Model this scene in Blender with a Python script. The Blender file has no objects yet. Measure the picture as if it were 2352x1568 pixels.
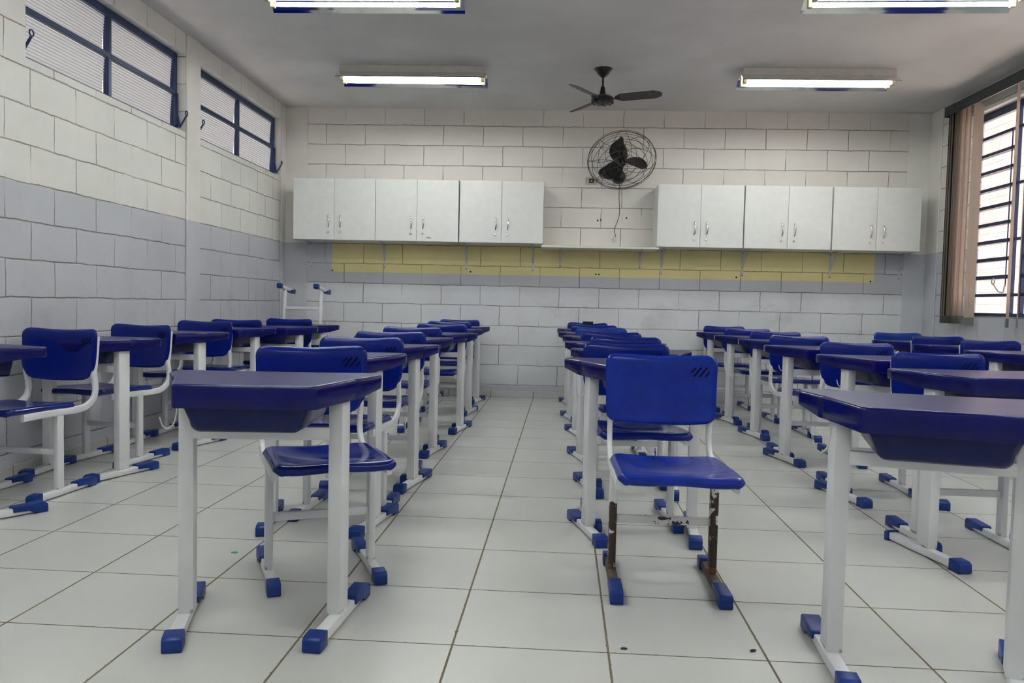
import bpy, bmesh, math, random
from mathutils import Vector, Matrix
random.seed(7)
PI = math.pi
C = bpy.context.scene.collection
sc = bpy.context.scene

# ------------------------------------------------------------------ camera
H_EYE = .9507
yaw, pitch, roll = -.05254, -.04781, .0228
fw = Vector((math.sin(yaw)*math.cos(pitch), math.cos(yaw)*math.cos(pitch), math.sin(pitch)))
r0 = Vector((math.cos(yaw), -math.sin(yaw), 0)); u0 = r0.cross(fw)
rr = r0*math.cos(roll) + u0*math.sin(roll); uu = -r0*math.sin(roll) + u0*math.cos(roll)
cam = bpy.data.cameras.new('camera'); co = bpy.data.objects.new('camera', cam); C.objects.link(co)
m = Matrix((rr, uu, -fw)).transposed().to_4x4(); m.translation = (0, 0, H_EYE); co.matrix_world = m
cam.sensor_width = 36; cam.lens = 1823.747/2352*36; cam.clip_start = .02
sc.camera = co

# ------------------------------------------------------------------ world, sun, exposure
sc.view_settings.view_transform = 'Standard'; sc.view_settings.look = 'None'
sc.view_settings.gamma = 1; sc.view_settings.use_curve_mapping = False
sc.view_settings.exposure = 0.72
w = bpy.data.worlds.new('world'); sc.world = w; w.use_nodes = True
bg = w.node_tree.nodes['Background']; bg.inputs[0].default_value = (.90, .94, 1, 1); bg.inputs[1].default_value = 1.15
sl = bpy.data.lights.new('sun', 'SUN'); sl.energy = 19.0; sl.angle = .01; sl.color = (1, .89, .83)
so = bpy.data.objects.new('sun', sl); C.objects.link(so)
so.rotation_euler = Vector((.26, .12, -.955)).to_track_quat('-Z', 'Y').to_euler()
TUBE = 26.0
sc.cycles.use_denoising = True; sc.cycles.sample_clamp_indirect = 40
sc.cycles.max_bounces = 10; sc.cycles.diffuse_bounces = 6

# ------------------------------------------------------------------ material helpers
def lin(c): return tuple((x/12.92 if x <= .04045 else ((x+.055)/1.055)**2.4) for x in c)
def rgb(r, g, b): return lin((r/255, g/255, b/255)) + (1,)
class NT:
    def __init__(s, name):
        s.m = bpy.data.materials.new(name); s.m.use_nodes = True; s.t = s.m.node_tree; s.n = s.t.nodes
        s.p = s.n['Principled BSDF']; s.out = s.n['Material Output']
    def node(s, t, **k):
        n = s.n.new(t)
        for a, b in k.items(): setattr(n, a, b)
        return n
    def link(s, a, b): s.t.links.new(a, b)
    def setin(s, sock, v):
        if hasattr(v, 'is_linked') or isinstance(v, bpy.types.NodeSocket): s.link(v, sock)
        else: sock.default_value = v
    def math(s, op, a, b=None, c=None):
        n = s.node('ShaderNodeMath', operation=op); s.setin(n.inputs[0], a)
        if b is not None: s.setin(n.inputs[1], b)
        if c is not None: s.setin(n.inputs[2], c)
        return n.outputs[0]
    def sep(s, v):
        n = s.node('ShaderNodeSeparateXYZ'); s.link(v, n.inputs[0]); return n.outputs
    def obj(s): return s.node('ShaderNodeTexCoord').outputs['Object']
    def pos(s): return s.node('ShaderNodeNewGeometry').outputs['Position']
    def noise(s, vec, scale, detail=3, rough=.5, off=(0, 0, 0), stretch=(1, 1, 1)):
        mp = s.node('ShaderNodeMapping'); s.link(vec, mp.inputs[0]); mp.inputs[1].default_value = off; mp.inputs[3].default_value = stretch
        n = s.node('ShaderNodeTexNoise'); n.inputs['Scale'].default_value = scale; n.inputs['Detail'].default_value = detail
        n.inputs['Roughness'].default_value = rough; s.link(mp.outputs[0], n.inputs['Vector']); return n.outputs['Fac']
    def mix(s, f, a, b):
        n = s.node('ShaderNodeMix', data_type='RGBA'); s.setin(n.inputs[0], f); s.setin(n.inputs[6], a); s.setin(n.inputs[7], b); return n.outputs[2]
    def smooth(s, v, a, b, lo=0., hi=1.):
        n = s.node('ShaderNodeMapRange', interpolation_type='SMOOTHSTEP'); s.setin(n.inputs[0], v)
        n.inputs[1].default_value = a; n.inputs[2].default_value = b; n.inputs[3].default_value = lo; n.inputs[4].default_value = hi
        return n.outputs[0]
    def bump(s, h, strength=.3, dist=.01):
        b = s.node('ShaderNodeBump'); b.inputs['Strength'].default_value = strength; b.inputs['Distance'].default_value = dist
        s.link(h, b.inputs['Height']); s.link(b.outputs[0], s.p.inputs['Normal'])
    def base(s, v): s.setin(s.p.inputs['Base Color'], v)
    def set(s, **k):
        for a, b in k.items(): s.setin(s.p.inputs[a.replace('_', ' ')], b)

def plain(name, col, rough=.5, metal=0, spec=.5, var=.06, scale=14, bump=0):
    t = NT(name); v = t.obj(); n = t.noise(v, scale, 4)
    dark = tuple(c*(1-var*2) for c in col[:3])+(1,); light = tuple(min(1, c*(1+var)) for c in col[:3])+(1,)
    t.base(t.mix(t.smooth(n, .3, .7), dark, light))
    t.set(Roughness=rough, Metallic=metal); t.p.inputs['Specular IOR Level'].default_value = spec
    if bump: t.bump(t.noise(v, scale*8, 2), bump, .002)
    return t.m

WHITE = (.74, .735, .70, 1); GREY = (.515, .53, .57, 1); YELL = (.74, .66, .32, 1)
Z0 = 2.7233
def block_wall(name, axis, phase, lo, hi, yellow=False, edge=1.523, paint=WHITE):
    t = NT(name); P = t.pos(); x, y, z = t.sep(P)
    a = x if axis == 'X' else y
    wob = t.math('MULTIPLY', t.math('SUBTRACT', t.noise(P, 5, 4), .5), .016)
    wob2 = t.math('MULTIPLY', t.math('SUBTRACT', t.noise(P, 30, 3, off=(3, 1, 7)), .5), .008)
    zz = t.math('ADD', t.math('ADD', z, wob), wob2); aa = t.math('ADD', t.math('ADD', a, wob), wob2)
    v = t.math('DIVIDE', t.math('SUBTRACT', zz, Z0), .2)
    row = t.math('FLOOR', v)
    par = t.math('FLOORED_MODULO', row, 2.)
    u = t.math('ADD', t.math('DIVIDE', t.math('SUBTRACT', aa, phase), .4), t.math('MULTIPLY', par, .5))
    def dist(q, size):
        f = t.math('SUBTRACT', q, t.math('ROUND', q)); return t.math('MULTIPLY', t.math('ABSOLUTE', f), size)
    du = dist(u, .4); dv = dist(v, .2)
    fade = t.noise(P, 2.3, 3, off=(9, 4, 2))                       # mortar that is filled with paint in places
    du2 = t.math('ADD', du, t.math('MULTIPLY', t.smooth(fade, .45, .66), .0035))
    dv2 = t.math('ADD', dv, t.math('MULTIPLY', t.smooth(fade, .58, .75), .0025))
    d = t.math('MINIMUM', du2, dv2)
    inside = t.math('MULTIPLY', t.math('GREATER_THAN', a, lo), t.math('LESS_THAN', a, hi))
    inside = t.math('MULTIPLY', inside, t.math('GREATER_THAN', z, Z0-2.6-.01))
    joint = t.math('MULTIPLY', t.smooth(d, .0016, .0048, 1, 0), inside)
    groove = t.math('MULTIPLY', t.smooth(d, .001, .0055, 1, 0), inside)
    upper = t.math('GREATER_THAN', zz, edge)
    col = t.mix(upper, GREY, paint)
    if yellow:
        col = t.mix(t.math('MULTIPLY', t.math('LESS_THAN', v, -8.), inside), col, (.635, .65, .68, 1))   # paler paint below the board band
        my = t.math('MULTIPLY', t.math('GREATER_THAN', aa, -2.286), t.math('LESS_THAN', aa, 3.142))
        my = t.math('MULTIPLY', my, t.math('MULTIPLY', t.math('GREATER_THAN', zz, 1.236), t.math('LESS_THAN', zz, 1.548)))
        col = t.mix(my, col, YELL)
    # per block tint, dirt blotches, scuffs
    bl = t.node('ShaderNodeTexWhiteNoise', noise_dimensions='2D'); cb = t.node('ShaderNodeCombineXYZ')
    t.link(t.math('FLOOR', u), cb.inputs[0]); t.link(row, cb.inputs[1]); t.link(cb.outputs[0], bl.inputs[0])
    tint = t.math('MULTIPLY_ADD', bl.outputs[0], .035, .975)
    dirt = t.smooth(t.noise(P, 1.6, 5, .6, off=(2, 8, 5)), .35, .75, 1, .90)
    n = t.node('ShaderNodeVectorMath', operation='SCALE'); t.link(col, n.inputs[0]); t.link(t.math('MULTIPLY', tint, dirt), n.inputs['Scale'])
    jd = t.node('ShaderNodeVectorMath', operation='SCALE'); t.link(n.outputs[0], jd.inputs[0]); jd.inputs['Scale'].default_value = .36
    gz = t.math('MULTIPLY', t.smooth(z, .55, .80), t.smooth(z, .92, 1.25, 1, 0))
    grime = t.math('MULTIPLY', t.math('MULTIPLY', gz, t.smooth(t.noise(P, 3.4, 5, .65, off=(6, 2, 9)), .48, .78)), .30)
    gm = t.mix(grime, n.outputs[0], (.20, .19, .17, 1))
    c2 = t.mix(t.math('MULTIPLY', joint, t.smooth(t.noise(P, 4, 3, off=(1, 6, 3)), .25, .6, .45, 1)), gm, jd.outputs[0])
    c2 = t.mix(t.math('MULTIPLY', joint, t.smooth(t.noise(P, 1.1, 2, off=(5, 5, 1)), .40, .62, .08, .5)), c2, (.26, .18, .11, 1))
    t.base(c2); t.set(Roughness=t.math('MULTIPLY_ADD', upper, .15, .42))
    t.p.inputs['Specular IOR Level'].default_value = .3
    grain = t.math('MULTIPLY', t.noise(P, 130, 3), .12)
    med = t.math('MULTIPLY', t.noise(P, 22, 4), .25)
    t.bump(t.math('ADD', t.math('ADD', grain, med), t.math('MULTIPLY', groove, -1.)), .55, .006)
    return t.m

def plaster(name, grey_to=1.523, col=WHITE):
    t = NT(name); P = t.pos(); x, y, z = t.sep(P)
    zz = t.math('ADD', z, t.math('MULTIPLY', t.math('SUBTRACT', t.noise(P, 9, 3), .5), .012))
    c = t.mix(t.math('GREATER_THAN', zz, grey_to), GREY, col)
    dirt = t.smooth(t.noise(P, 2.2, 5, .6), .35, .75, 1, .90)
    n = t.node('ShaderNodeVectorMath', operation='SCALE'); t.link(c, n.inputs[0]); t.link(dirt, n.inputs['Scale'])
    t.base(n.outputs[0]); t.set(Roughness=.55); t.p.inputs['Specular IOR Level'].default_value = .3
    t.bump(t.noise(P, 60, 3), .25, .003); return t.m

def floor_tile(name):
    t = NT(name); P = t.pos(); x, y, z = t.sep(P)
    tx, ty, ts, ta = -.69127, 2.1572, .43125, -.01113
    dx = t.math('SUBTRACT', x, tx); dy = t.math('SUBTRACT', y, ty)
    u = t.math('DIVIDE', t.math('ADD', t.math('MULTIPLY', dx, math.cos(ta)), t.math('MULTIPLY', dy, math.sin(ta))), ts)
    v = t.math('DIVIDE', t.math('SUBTRACT', t.math('MULTIPLY', dy, math.cos(ta)), t.math('MULTIPLY', dx, math.sin(ta))), ts)
    def dist(q): return t.math('MULTIPLY', t.math('ABSOLUTE', t.math('SUBTRACT', q, t.math('ROUND', q))), ts)
    chip = t.math('MULTIPLY', t.smooth(t.noise(P, 55, 3), .56, .72), .0018)
    du = t.math('SUBTRACT', dist(u), chip); dv = t.math('SUBTRACT', dist(v), chip)
    g = t.math('MAXIMUM', t.smooth(du, .0026, .0036, 1, 0), t.smooth(dv, .0022, .0031, 1, 0))
    bl = t.node('ShaderNodeTexWhiteNoise', noise_dimensions='2D'); cb = t.node('ShaderNodeCombineXYZ')
    t.link(t.math('FLOOR', u), cb.inputs[0]); t.link(t.math('FLOOR', v), cb.inputs[1]); t.link(cb.outputs[0], bl.inputs[0])
    c = t.mix(t.noise(P, 3.2, 4, .5), (.52, .52, .495, 1), (.58, .58, .555, 1))
    tint = t.math('MULTIPLY_ADD', bl.outputs[0], .05, .96)
    n = t.node('ShaderNodeVectorMath', operation='SCALE'); t.link(c, n.inputs[0]); t.link(tint, n.inputs['Scale'])
    c = n.outputs[0]
    gr = t.mix(t.noise(P, 12, 3), (.10, .075, .04, 1), (.22, .18, .12, 1))
    t.base(t.mix(g, c, gr)); t.set(Roughness=t.math('MAXIMUM', t.math('MULTIPLY', g, .8), t.smooth(t.noise(P, 5, 3), .3, .7, .29, .36)))
    t.p.inputs['Specular IOR Level'].default_value = .42
    h = t.math('ADD', t.math('MULTIPLY', g, -1.), t.math('MULTIPLY', t.noise(P, 220, 2), .05))
    t.bump(h, .5, .002); return t.m

def blue_plastic(name, dark, light, rough, scuff=.25, top=False):
    t = NT(name); v = t.obj()
    sx = t.noise(v, 30, 4, .6, stretch=(.25, 1, 1)); sp = t.noise(v, 9, 5, .6, off=(3, 3, 3))
    c = t.mix(t.smooth(sp, .3, .75), dark, light)
    sc_ = t.math('MULTIPLY', t.smooth(t.noise(v, 90, 4, .7, off=(7, 1, 4), stretch=(.15, .6, 1)), .70, .80), scuff*.6)
    t.base(t.mix(sc_, c, (.10, .13, .30, 1)))
    r = t.smooth(sx, .35, .7, rough, rough+.05)
    if top:                                             # grained writing surface, glossy flanks
        nz = t.sep(t.node('ShaderNodeNewGeometry').outputs['Normal'])[2]
        r = t.math('MAXIMUM', r, t.math('MULTIPLY', t.math('GREATER_THAN', nz, .97), .33))
    t.set(Roughness=r)
    t.p.inputs['Specular IOR Level'].default_value = .30
    return t.m

def chipped(name, zmax):
    """white enamel worn down to brown primer low on the tube"""
    t = NT(name); v = t.obj(); x, y, z = t.sep(v)
    n = t.noise(v, 26, 5, .62); n2 = t.noise(v, 7, 3, off=(2, 5, 1))
    lim = t.math('ADD', t.smooth(n2, .35, .65, -.06, .06), zmax)
    low = t.math('SUBTRACT', lim, z)
    k = t.math('ADD', t.math('MULTIPLY', low, 2.2), t.math('SUBTRACT', n, .47))
    k = t.math('MULTIPLY', t.math('GREATER_THAN', k, .02), t.math('GREATER_THAN', n, .40))
    c = t.mix(t.noise(v, 40, 3), (.030, .018, .013, 1), (.065, .040, .028, 1))
    rust = t.math('MULTIPLY', t.math('LESS_THAN', z, .055), t.math('GREATER_THAN', n, .50))
    c = t.mix(t.math('MULTIPLY', rust, .6), c, (.22, .09, .02, 1))
    t.base(t.mix(k, (.70, .69, .67, 1), c)); t.set(Roughness=t.math('MULTIPLY_ADD', k, .3, .35)); return t.m

def enamel(name):
    t = NT(name); v = t.obj(); x, y, z = t.sep(v)
    n = t.noise(v, 55, 4, .6); big = t.noise(v, 6, 4)
    c = t.mix(t.smooth(big, .3, .75), (.65, .66, .68, 1), (.72, .73, .745, 1))
    chip = t.smooth(n, .76, .775)
    c = t.mix(chip, c, (.12, .07, .05, 1))
    rust = t.math('MULTIPLY', t.math('MULTIPLY', t.smooth(z, .040, .050, 1, 0), t.math('GREATER_THAN', z, .0368)), t.smooth(t.noise(v, 28, 3, off=(3, 7, 2)), .52, .60))
    c = t.mix(t.math('MULTIPLY', rust, .75), c, (.25, .12, .035, 1))
    t.base(c); t.set(Roughness=.38); t.p.inputs['Specular IOR Level'].default_value = .45; return t.m

M = {}
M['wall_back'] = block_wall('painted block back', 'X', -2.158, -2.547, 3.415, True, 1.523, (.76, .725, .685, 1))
M['wall_left'] = block_wall('painted block left', 'Y', 4.0867, -20, 7.905)
M['wall_right'] = block_wall('painted block right', 'Y', 4.21, -20, 7.80)
M['plaster'] = plaster('painted plaster column', 1.523, (.75, .728, .692, 1)); M['reveal'] = plain('painted plaster', WHITE, .6, var=.03, bump=.2)
M['ceiling'] = plain('ceiling paint', (.60, .60, .595, 1), .8, var=.05, scale=1.3, bump=.15)
M['floor'] = floor_tile('floor tile')
M['skirt'] = floor_tile('skirting tile')
M['top'] = blue_plastic('desk top plastic', (.003, .0035, .085, 1), (.004, .005, .115, 1), .12, .25, True)
M['tray'] = blue_plastic('book tray plastic', (.003, .006, .065, 1), (.004, .008, .08, 1), .22, .1)
M['seat'] = blue_plastic('chair plastic', (.003, .011, .155, 1), (.004, .015, .20, 1), .10, .15)
M['seat_pale'] = blue_plastic('pale chair plastic', (.006, .030, .22, 1), (.009, .042, .27, 1), .18, .2)
M['seat_worn'] = blue_plastic('worn chair plastic', (.003, .018, .24, 1), (.005, .027, .32, 1), .18, .3)
M['cap'] = blue_plastic('foot cap plastic', (.006, .027, .165, 1), (.010, .042, .23, 1), .35, .4)
M['slot'] = plain('slot recess', (.002, .003, .016, 1), .6, spec=.05)
M['enamel'] = enamel('white enamel')
M['chipped'] = chipped('chipped enamel', .26); M['chip_light'] = chipped('lightly chipped enamel', .145); M['chipped_foot'] = plain('bare worn steel', (.07, .048, .036, 1), .6, var=.3, scale=40)
M['wire'] = plain('white wire', (.62, .62, .60, 1), .35)
M['cab'] = plain('white laminate', (.72, .725, .705, 1), .35, var=.015)
M['chrome'] = plain('chrome', (.75, .75, .74, 1), .12, 1, var=.02)
M['brk'] = plain('grey bracket enamel', (.52, .53, .57, 1), .4)
M['black'] = plain('black enamel', (.012, .011, .012, 1), .35, var=.2)
M['brownblack'] = plain('dark brown enamel', (.030, .021, .017, 1), .4, var=.2)
M['blade'] = plain('dark wood blade', (.045, .040, .034, 1), .45, var=.2, scale=30)
M['cage'] = plain('aged wire', (.09, .075, .055, 1), .4, .6, var=.2)
M['lampbody'] = plain('lamp body paint', (.60, .58, .55, 1), .45, var=.03)
M['mirror'] = plain('polished reflector', (.86, .88, .87, 1), .06, 1, var=.01)
M['lampholder'] = plain('aged lamp holder', (.42, .36, .20, 1), .5)
M['navy'] = plain('navy window enamel', (.008, .028, .10, 1), .38, var=.15)
M['valance'] = plain('charcoal fabric', (.050, .056, .060, 1), .8, var=.15, scale=60)
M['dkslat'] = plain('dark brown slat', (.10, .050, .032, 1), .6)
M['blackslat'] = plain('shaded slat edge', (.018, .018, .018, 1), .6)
M['weight'] = plain('grey slat weight', (.17, .18, .165, 1), .6)
M['plate'] = plain('beige switch plate', (.46, .44, .34, 1), .45)
M['darkhole'] = plain('dark void', (.006, .005, .004, 1), .9, var=.3, scale=40)
M['cordplug'] = plain('white plug', (.62, .62, .58, 1), .4)
M['outwall'] = block_wall('outside block wall', 'Y', 4.1, -50, 50, False, -5, (.34, .285, .265, 1))
M['outground'] = plain('outside concrete', (.56, .50, .46, 1), .9)
M['scrap'] = plain('green paper', (.05, .30, .22, 1), .7); M['bit'] = plain('dark debris', (.03, .028, .03, 1), .8)
t = NT('beige slat fabric'); t.base((.54, .46, .39, 1)); t.set(Roughness=.5)
tr = t.node('ShaderNodeBsdfTranslucent'); tr.inputs[0].default_value = (.58, .50, .43, 1); mx = t.node('ShaderNodeMixShader'); mx.inputs[0].default_value = .35
t.link(t.p.outputs[0], mx.inputs[1]); t.link(tr.outputs[0], mx.inputs[2]); t.link(mx.outputs[0], t.out.inputs[0]); M['slat'] = t.m
t = NT('ribbed glass'); t.base((.55, .57, .58, 1)); t.set(Roughness=.15)
tr = t.node('ShaderNodeBsdfTranslucent'); tr.inputs[0].default_value = (.85, .88, .89, 1); mx = t.node('ShaderNodeMixShader'); mx.inputs[0].default_value = .5
t.link(t.p.outputs[0], mx.inputs[1]); t.link(tr.outputs[0], mx.inputs[2])
rf = t.node('ShaderNodeBsdfRefraction'); rf.inputs['Roughness'].default_value = .10; rf.inputs['IOR'].default_value = 1.45; rf.inputs[0].default_value = (.9, .93, .93, 1)
mx2 = t.node('ShaderNodeMixShader'); mx2.inputs[0].default_value = .45
t.link(mx.outputs[0], mx2.inputs[1]); t.link(rf.outputs[0], mx2.inputs[2]); t.link(mx2.outputs[0], t.out.inputs[0]); M['ribglass'] = t.m
t = NT('clear glass'); tp = t.node('ShaderNodeBsdfTransparent'); tp.inputs[0].default_value = (.95, .96, .96, 1); gl = t.node('ShaderNodeBsdfGlossy'); gl.inputs['Roughness'].default_value = .02
mx = t.node('ShaderNodeMixShader'); mx.inputs[0].default_value = .05
t.link(tp.outputs[0], mx.inputs[1]); t.link(gl.outputs[0], mx.inputs[2]); t.link(mx.outputs[0], t.out.inputs[0]); M['glass'] = t.m
t = NT('fluorescent tube'); t.set(Emission_Color=(.96, 1, .97, 1), Emission_Strength=TUBE); t.base((.9, .9, .9, 1)); M['tube'] = t.m

# ------------------------------------------------------------------ mesh helpers
class MB:
    def __init__(s): s.b = bmesh.new()
    def box(s, lo, hi, bev=0, seg=2, mat=None):
        vs = [s.b.verts.new((x, y, z)) for z in (lo[2], hi[2]) for y in (lo[1], hi[1]) for x in (lo[0], hi[0])]
        f = [(0, 2, 3, 1), (4, 5, 7, 6), (0, 1, 5, 4), (2, 6, 7, 3), (0, 4, 6, 2), (1, 3, 7, 5)]
        fs = [s.b.faces.new([vs[i] for i in q]) for q in f]
        if mat is not None: bmesh.ops.transform(s.b, matrix=mat, verts=vs)
        if bev: bmesh.ops.bevel(s.b, geom=list({e for q in fs for e in q.edges}), offset=bev, segments=seg, affect='EDGES', profile=.5)
        return s
    def bar(s, p, q, a, bb, up=Vector((0, 0, 1)), bev=0, seg=2):
        """rectangular bar from p to q, width a (sideways), height bb (along up)"""
        p, q = Vector(p), Vector(q); d = q-p; L = d.length; d.normalize()
        side = d.cross(up)
        if side.length < 1e-4: side = d.cross(Vector((0, 1, 0)))
        side.normalize(); u2 = side.cross(d)
        mt = Matrix((side, d, u2)).transposed().to_4x4(); mt.translation = p
        return s.box((-a/2, 0, -bb/2), (a/2, L, bb/2), bev, seg, mt)
    def prism(s, pts, axis, a, bb, bev=0, seg=2, mat=None):
        """polygon (2D) extruded along an axis from a to bb; axis 'X': pts are (y,z), 'Y': (x,z), 'Z': (x,y)"""
        def mk(p, t):
            return {'X': (t, p[0], p[1]), 'Y': (p[0], t, p[1]), 'Z': (p[0], p[1], t)}[axis]
        A = [s.b.verts.new(mk(p, a)) for p in pts]; B = [s.b.verts.new(mk(p, bb)) for p in pts]; n = len(pts)
        fs = [s.b.faces.new(A), s.b.faces.new(B[::-1])]
        for i in range(n): fs.append(s.b.faces.new((A[i], B[i], B[(i+1) % n], A[(i+1) % n])))
        if mat is not None: bmesh.ops.transform(s.b, matrix=mat, verts=A+B)
        if bev: bmesh.ops.bevel(s.b, geom=list({e for q in fs for e in q.edges}), offset=bev, segments=seg, affect='EDGES', profile=.5)
        return s
    def loops(s, L, cap0=True, cap1=True, closed=True):
        V = [[s.b.verts.new(p) for p in l] for l in L]; n = len(V[0])
        for a, b in zip(V, V[1:]):
            for i in range(n if closed else n-1): s.b.faces.new((a[i], a[(i+1) % n], b[(i+1) % n], b[i]))
        if cap0: s.b.faces.new(V[0][::-1])
        if cap1: s.b.faces.new(V[-1])
        return s
    def tube(s, pts, r, n=8, cyc=False):
        pts = [Vector(p) for p in pts]; N = len(pts); L = []; up = None
        for i, p in enumerate(pts):
            if cyc: d = pts[(i+1) % N]-pts[i-1]
            else: d = pts[min(i+1, N-1)]-pts[max(i-1, 0)]
            d.normalize()
            if up is None:
                up = Vector((0, 0, 1)) if abs(d.z) < .9 else Vector((1, 0, 0))
            sd = d.cross(up).normalized(); up = sd.cross(d).normalized()
            L.append([p+(sd*math.cos(t)+up*math.sin(t))*r for t in [2*PI*k/n for k in range(n)]])
        if cyc: s.loops(L+[L[0]], False, False)
        else: s.loops(L)
        return s
    def sweepx(s, path, wx, hz, x0, bev=.006):
        """closed rounded-rect section swept along a (y,z) path at constant x"""
        pr = rrect(wx, hz, bev, 3); L = []
        P = [Vector((0, a, b)) for a, b in path]
        for i, p in enumerate(P):
            d = (P[min(i+1, len(P)-1)]-P[max(i-1, 0)]).normalized(); nrm = Vector((0, -d.z, d.y))
            L.append([Vector((x0, p.y, p.z))+Vector((a, 0, 0))+nrm*b for a, b in pr])
        return s.loops(L)
    def lathe(s, prof, n=24, mat=None, cap=True):
        L = [[Vector((r*math.cos(2*PI*k/n), r*math.sin(2*PI*k/n), z)) for k in range(n)] for r, z in prof]
        if mat is not None: L = [[mat @ p for p in l] for l in L]
        return s.loops(L, cap, cap)
    def build(s, name, mat, parent=None, smooth=True, ang=35):
        bmesh.ops.remove_doubles(s.b, verts=s.b.verts, dist=1e-6)
        bmesh.ops.recalc_face_normals(s.b, faces=s.b.faces)
        if smooth:
            for f in s.b.faces: f.smooth = True
            for e in s.b.edges:
                e.smooth = len(e.link_faces) != 2 or e.calc_face_angle(0) < math.radians(ang)
        me = bpy.data.meshes.new(name); s.b.to_mesh(me); s.b.free()
        o = bpy.data.objects.new(name, me); C.objects.link(o)
        me.materials.append(M[mat] if isinstance(mat, str) else mat)
        if parent: o.parent = parent
        return o
def rrect(w, h, r, n=3):
    out = []
    for cx, cy, a0 in ((w/2-r, h/2-r, 0), (-w/2+r, h/2-r, PI/2), (-w/2+r, -h/2+r, PI), (w/2-r, -h/2+r, 1.5*PI)):
        for k in range(n+1): a = a0+PI/2*k/n; out.append((cx+r*math.cos(a), cy+r*math.sin(a)))
    return out
def roundpoly(P, n=5):
    """P: (x,y,r) -> rounded outline"""
    out = []
    for i, (x, y, r) in enumerate(P):
        a = Vector(P[i-1][:2]); b = Vector((x, y)); c = Vector(P[(i+1) % len(P)][:2])
        if r <= 0: out.append((x, y)); continue
        d1 = (a-b).normalized(); d2 = (c-b).normalized(); th = d1.angle(d2); L = min(r/math.tan(th/2), .45*(a-b).length, .45*(c-b).length)
        p, q = b+d1*L, b+d2*L
        for k in range(n+1):
            t_ = k/n; out.append(tuple(p*(1-t_)**2+b*2*t_*(1-t_)+q*t_*t_))
    return out
def spline(P, n=6):
    P = [Vector(p) for p in P]; out = []
    for i in range(len(P)-1):
        p0, p1, p2, p3 = P[max(i-1, 0)], P[i], P[i+1], P[min(i+2, len(P)-1)]
        for k in range(n):
            t_ = k/n; out.append(.5*((2*p1)+(p2-p0)*t_+(2*p0-5*p1+4*p2-p3)*t_*t_+(3*p1-p0-3*p2+p3)*t_**3))
    return out+[P[-1]]
def tag(o, label=None, cat=None, group=None, kind=None):
    for k, v in (('label', label), ('category', cat), ('group', group), ('kind', kind)):
        if v: o[k] = v
    return o
def empty(name, loc=(0, 0, 0), rz=0):
    o = bpy.data.objects.new(name, None); C.objects.link(o); o.location = loc; o.rotation_euler = (0, 0, rz); o.empty_display_size = .1; return o
def struct(o): o['kind'] = 'structure'; return o
def copy_tree(o, parent=None):
    c = o.copy(); C.objects.link(c)
    if parent: c.parent = parent
    for ch in list(o.children): copy_tree(ch, c)
    return c

# ------------------------------------------------------------------ room shell
XL, XR, YB, YF, ZC = -2.779, 3.63, 8.043, -1.3, 2.89
W1, W2 = (4.053, 5.847), (6.09, 7.905); WZ = (2.170, 2.745)
RW_ADDED = (.35, 3.75); RW = (4.35, 7.36); RZ = (.932, 2.685)
struct(MB().box((XL-.2, YF-.2, -.15), (XR+.2, YB+.2, 0)).build('floor', 'floor', smooth=False))
struct(MB().box((XL-2.4, YF-.2, ZC), (XR+.22, YB+.3, ZC+.15)).build('ceiling', 'ceiling', smooth=False))  # slab extended unseen past the left wall to darken the ribbed windows
b = MB(); T = .15
b.box((XL-T, YF, 0), (XL, YB, WZ[0])); b.box((XL-T, YF, WZ[1]), (XL, YB, ZC))
for y0, y1 in ((YF, W1[0]), (W1[1], W2[0]), (W2[1], YB)): b.box((XL-T, y0, WZ[0]), (XL, y1, WZ[1]))
struct(b.build('wall_left', 'wall_left', smooth=False))
b = MB()
b.box((XR, YF, 0), (XR+T, YB, RZ[0])); b.box((XR, YF, RZ[1]), (XR+T, YB, ZC))
for y0, y1 in ((YF, RW_ADDED[0]), (RW_ADDED[1], RW[0]), (RW[1], YB)): b.box((XR, y0, RZ[0]), (XR+T, y1, RZ[1]))
struct(b.build('wall_right', 'wall_right', smooth=False))
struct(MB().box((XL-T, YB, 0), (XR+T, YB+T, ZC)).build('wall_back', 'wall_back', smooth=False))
struct(MB().box((XL-T, YF-T, 0), (XR+T, YF, ZC)).build('wall_front', 'plaster', smooth=False))
# plastered concrete columns
def trim(i, lo, hi): struct(MB().box(lo, hi, .004, 1).build('trim_%d' % i, 'plaster', smooth=False))
trim(1, (XL, W1[1]+.0, 0), (XL+.014, W2[0]-.02, ZC))
trim(2, (XL, YB-.012, 0), (-2.55, YB, ZC)); trim(3, (XL, W2[1]+.002, 0), (XL+.010, YB-.012, ZC))
trim(4, (3.418, YB-.012, 0), (XR, YB, ZC)); trim(5, (XR-.012, 7.80, 0), (XR, YB-.012, ZC))
struct(MB().box((XL, YB-.02, 0), (XR, YB, .062), .003, 1).build('baseboard_back', 'skirt', smooth=False))
struct(MB().box((XL, YF, 0), (XL+.02, YB-.02, .062), .003, 1).build('baseboard_left', 'skirt', smooth=False))
struct(MB().box((XR-.02, YF, 0), (XR, YB-.02, .062), .003, 1).build('baseboard_right', 'skirt', smooth=False))

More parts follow.
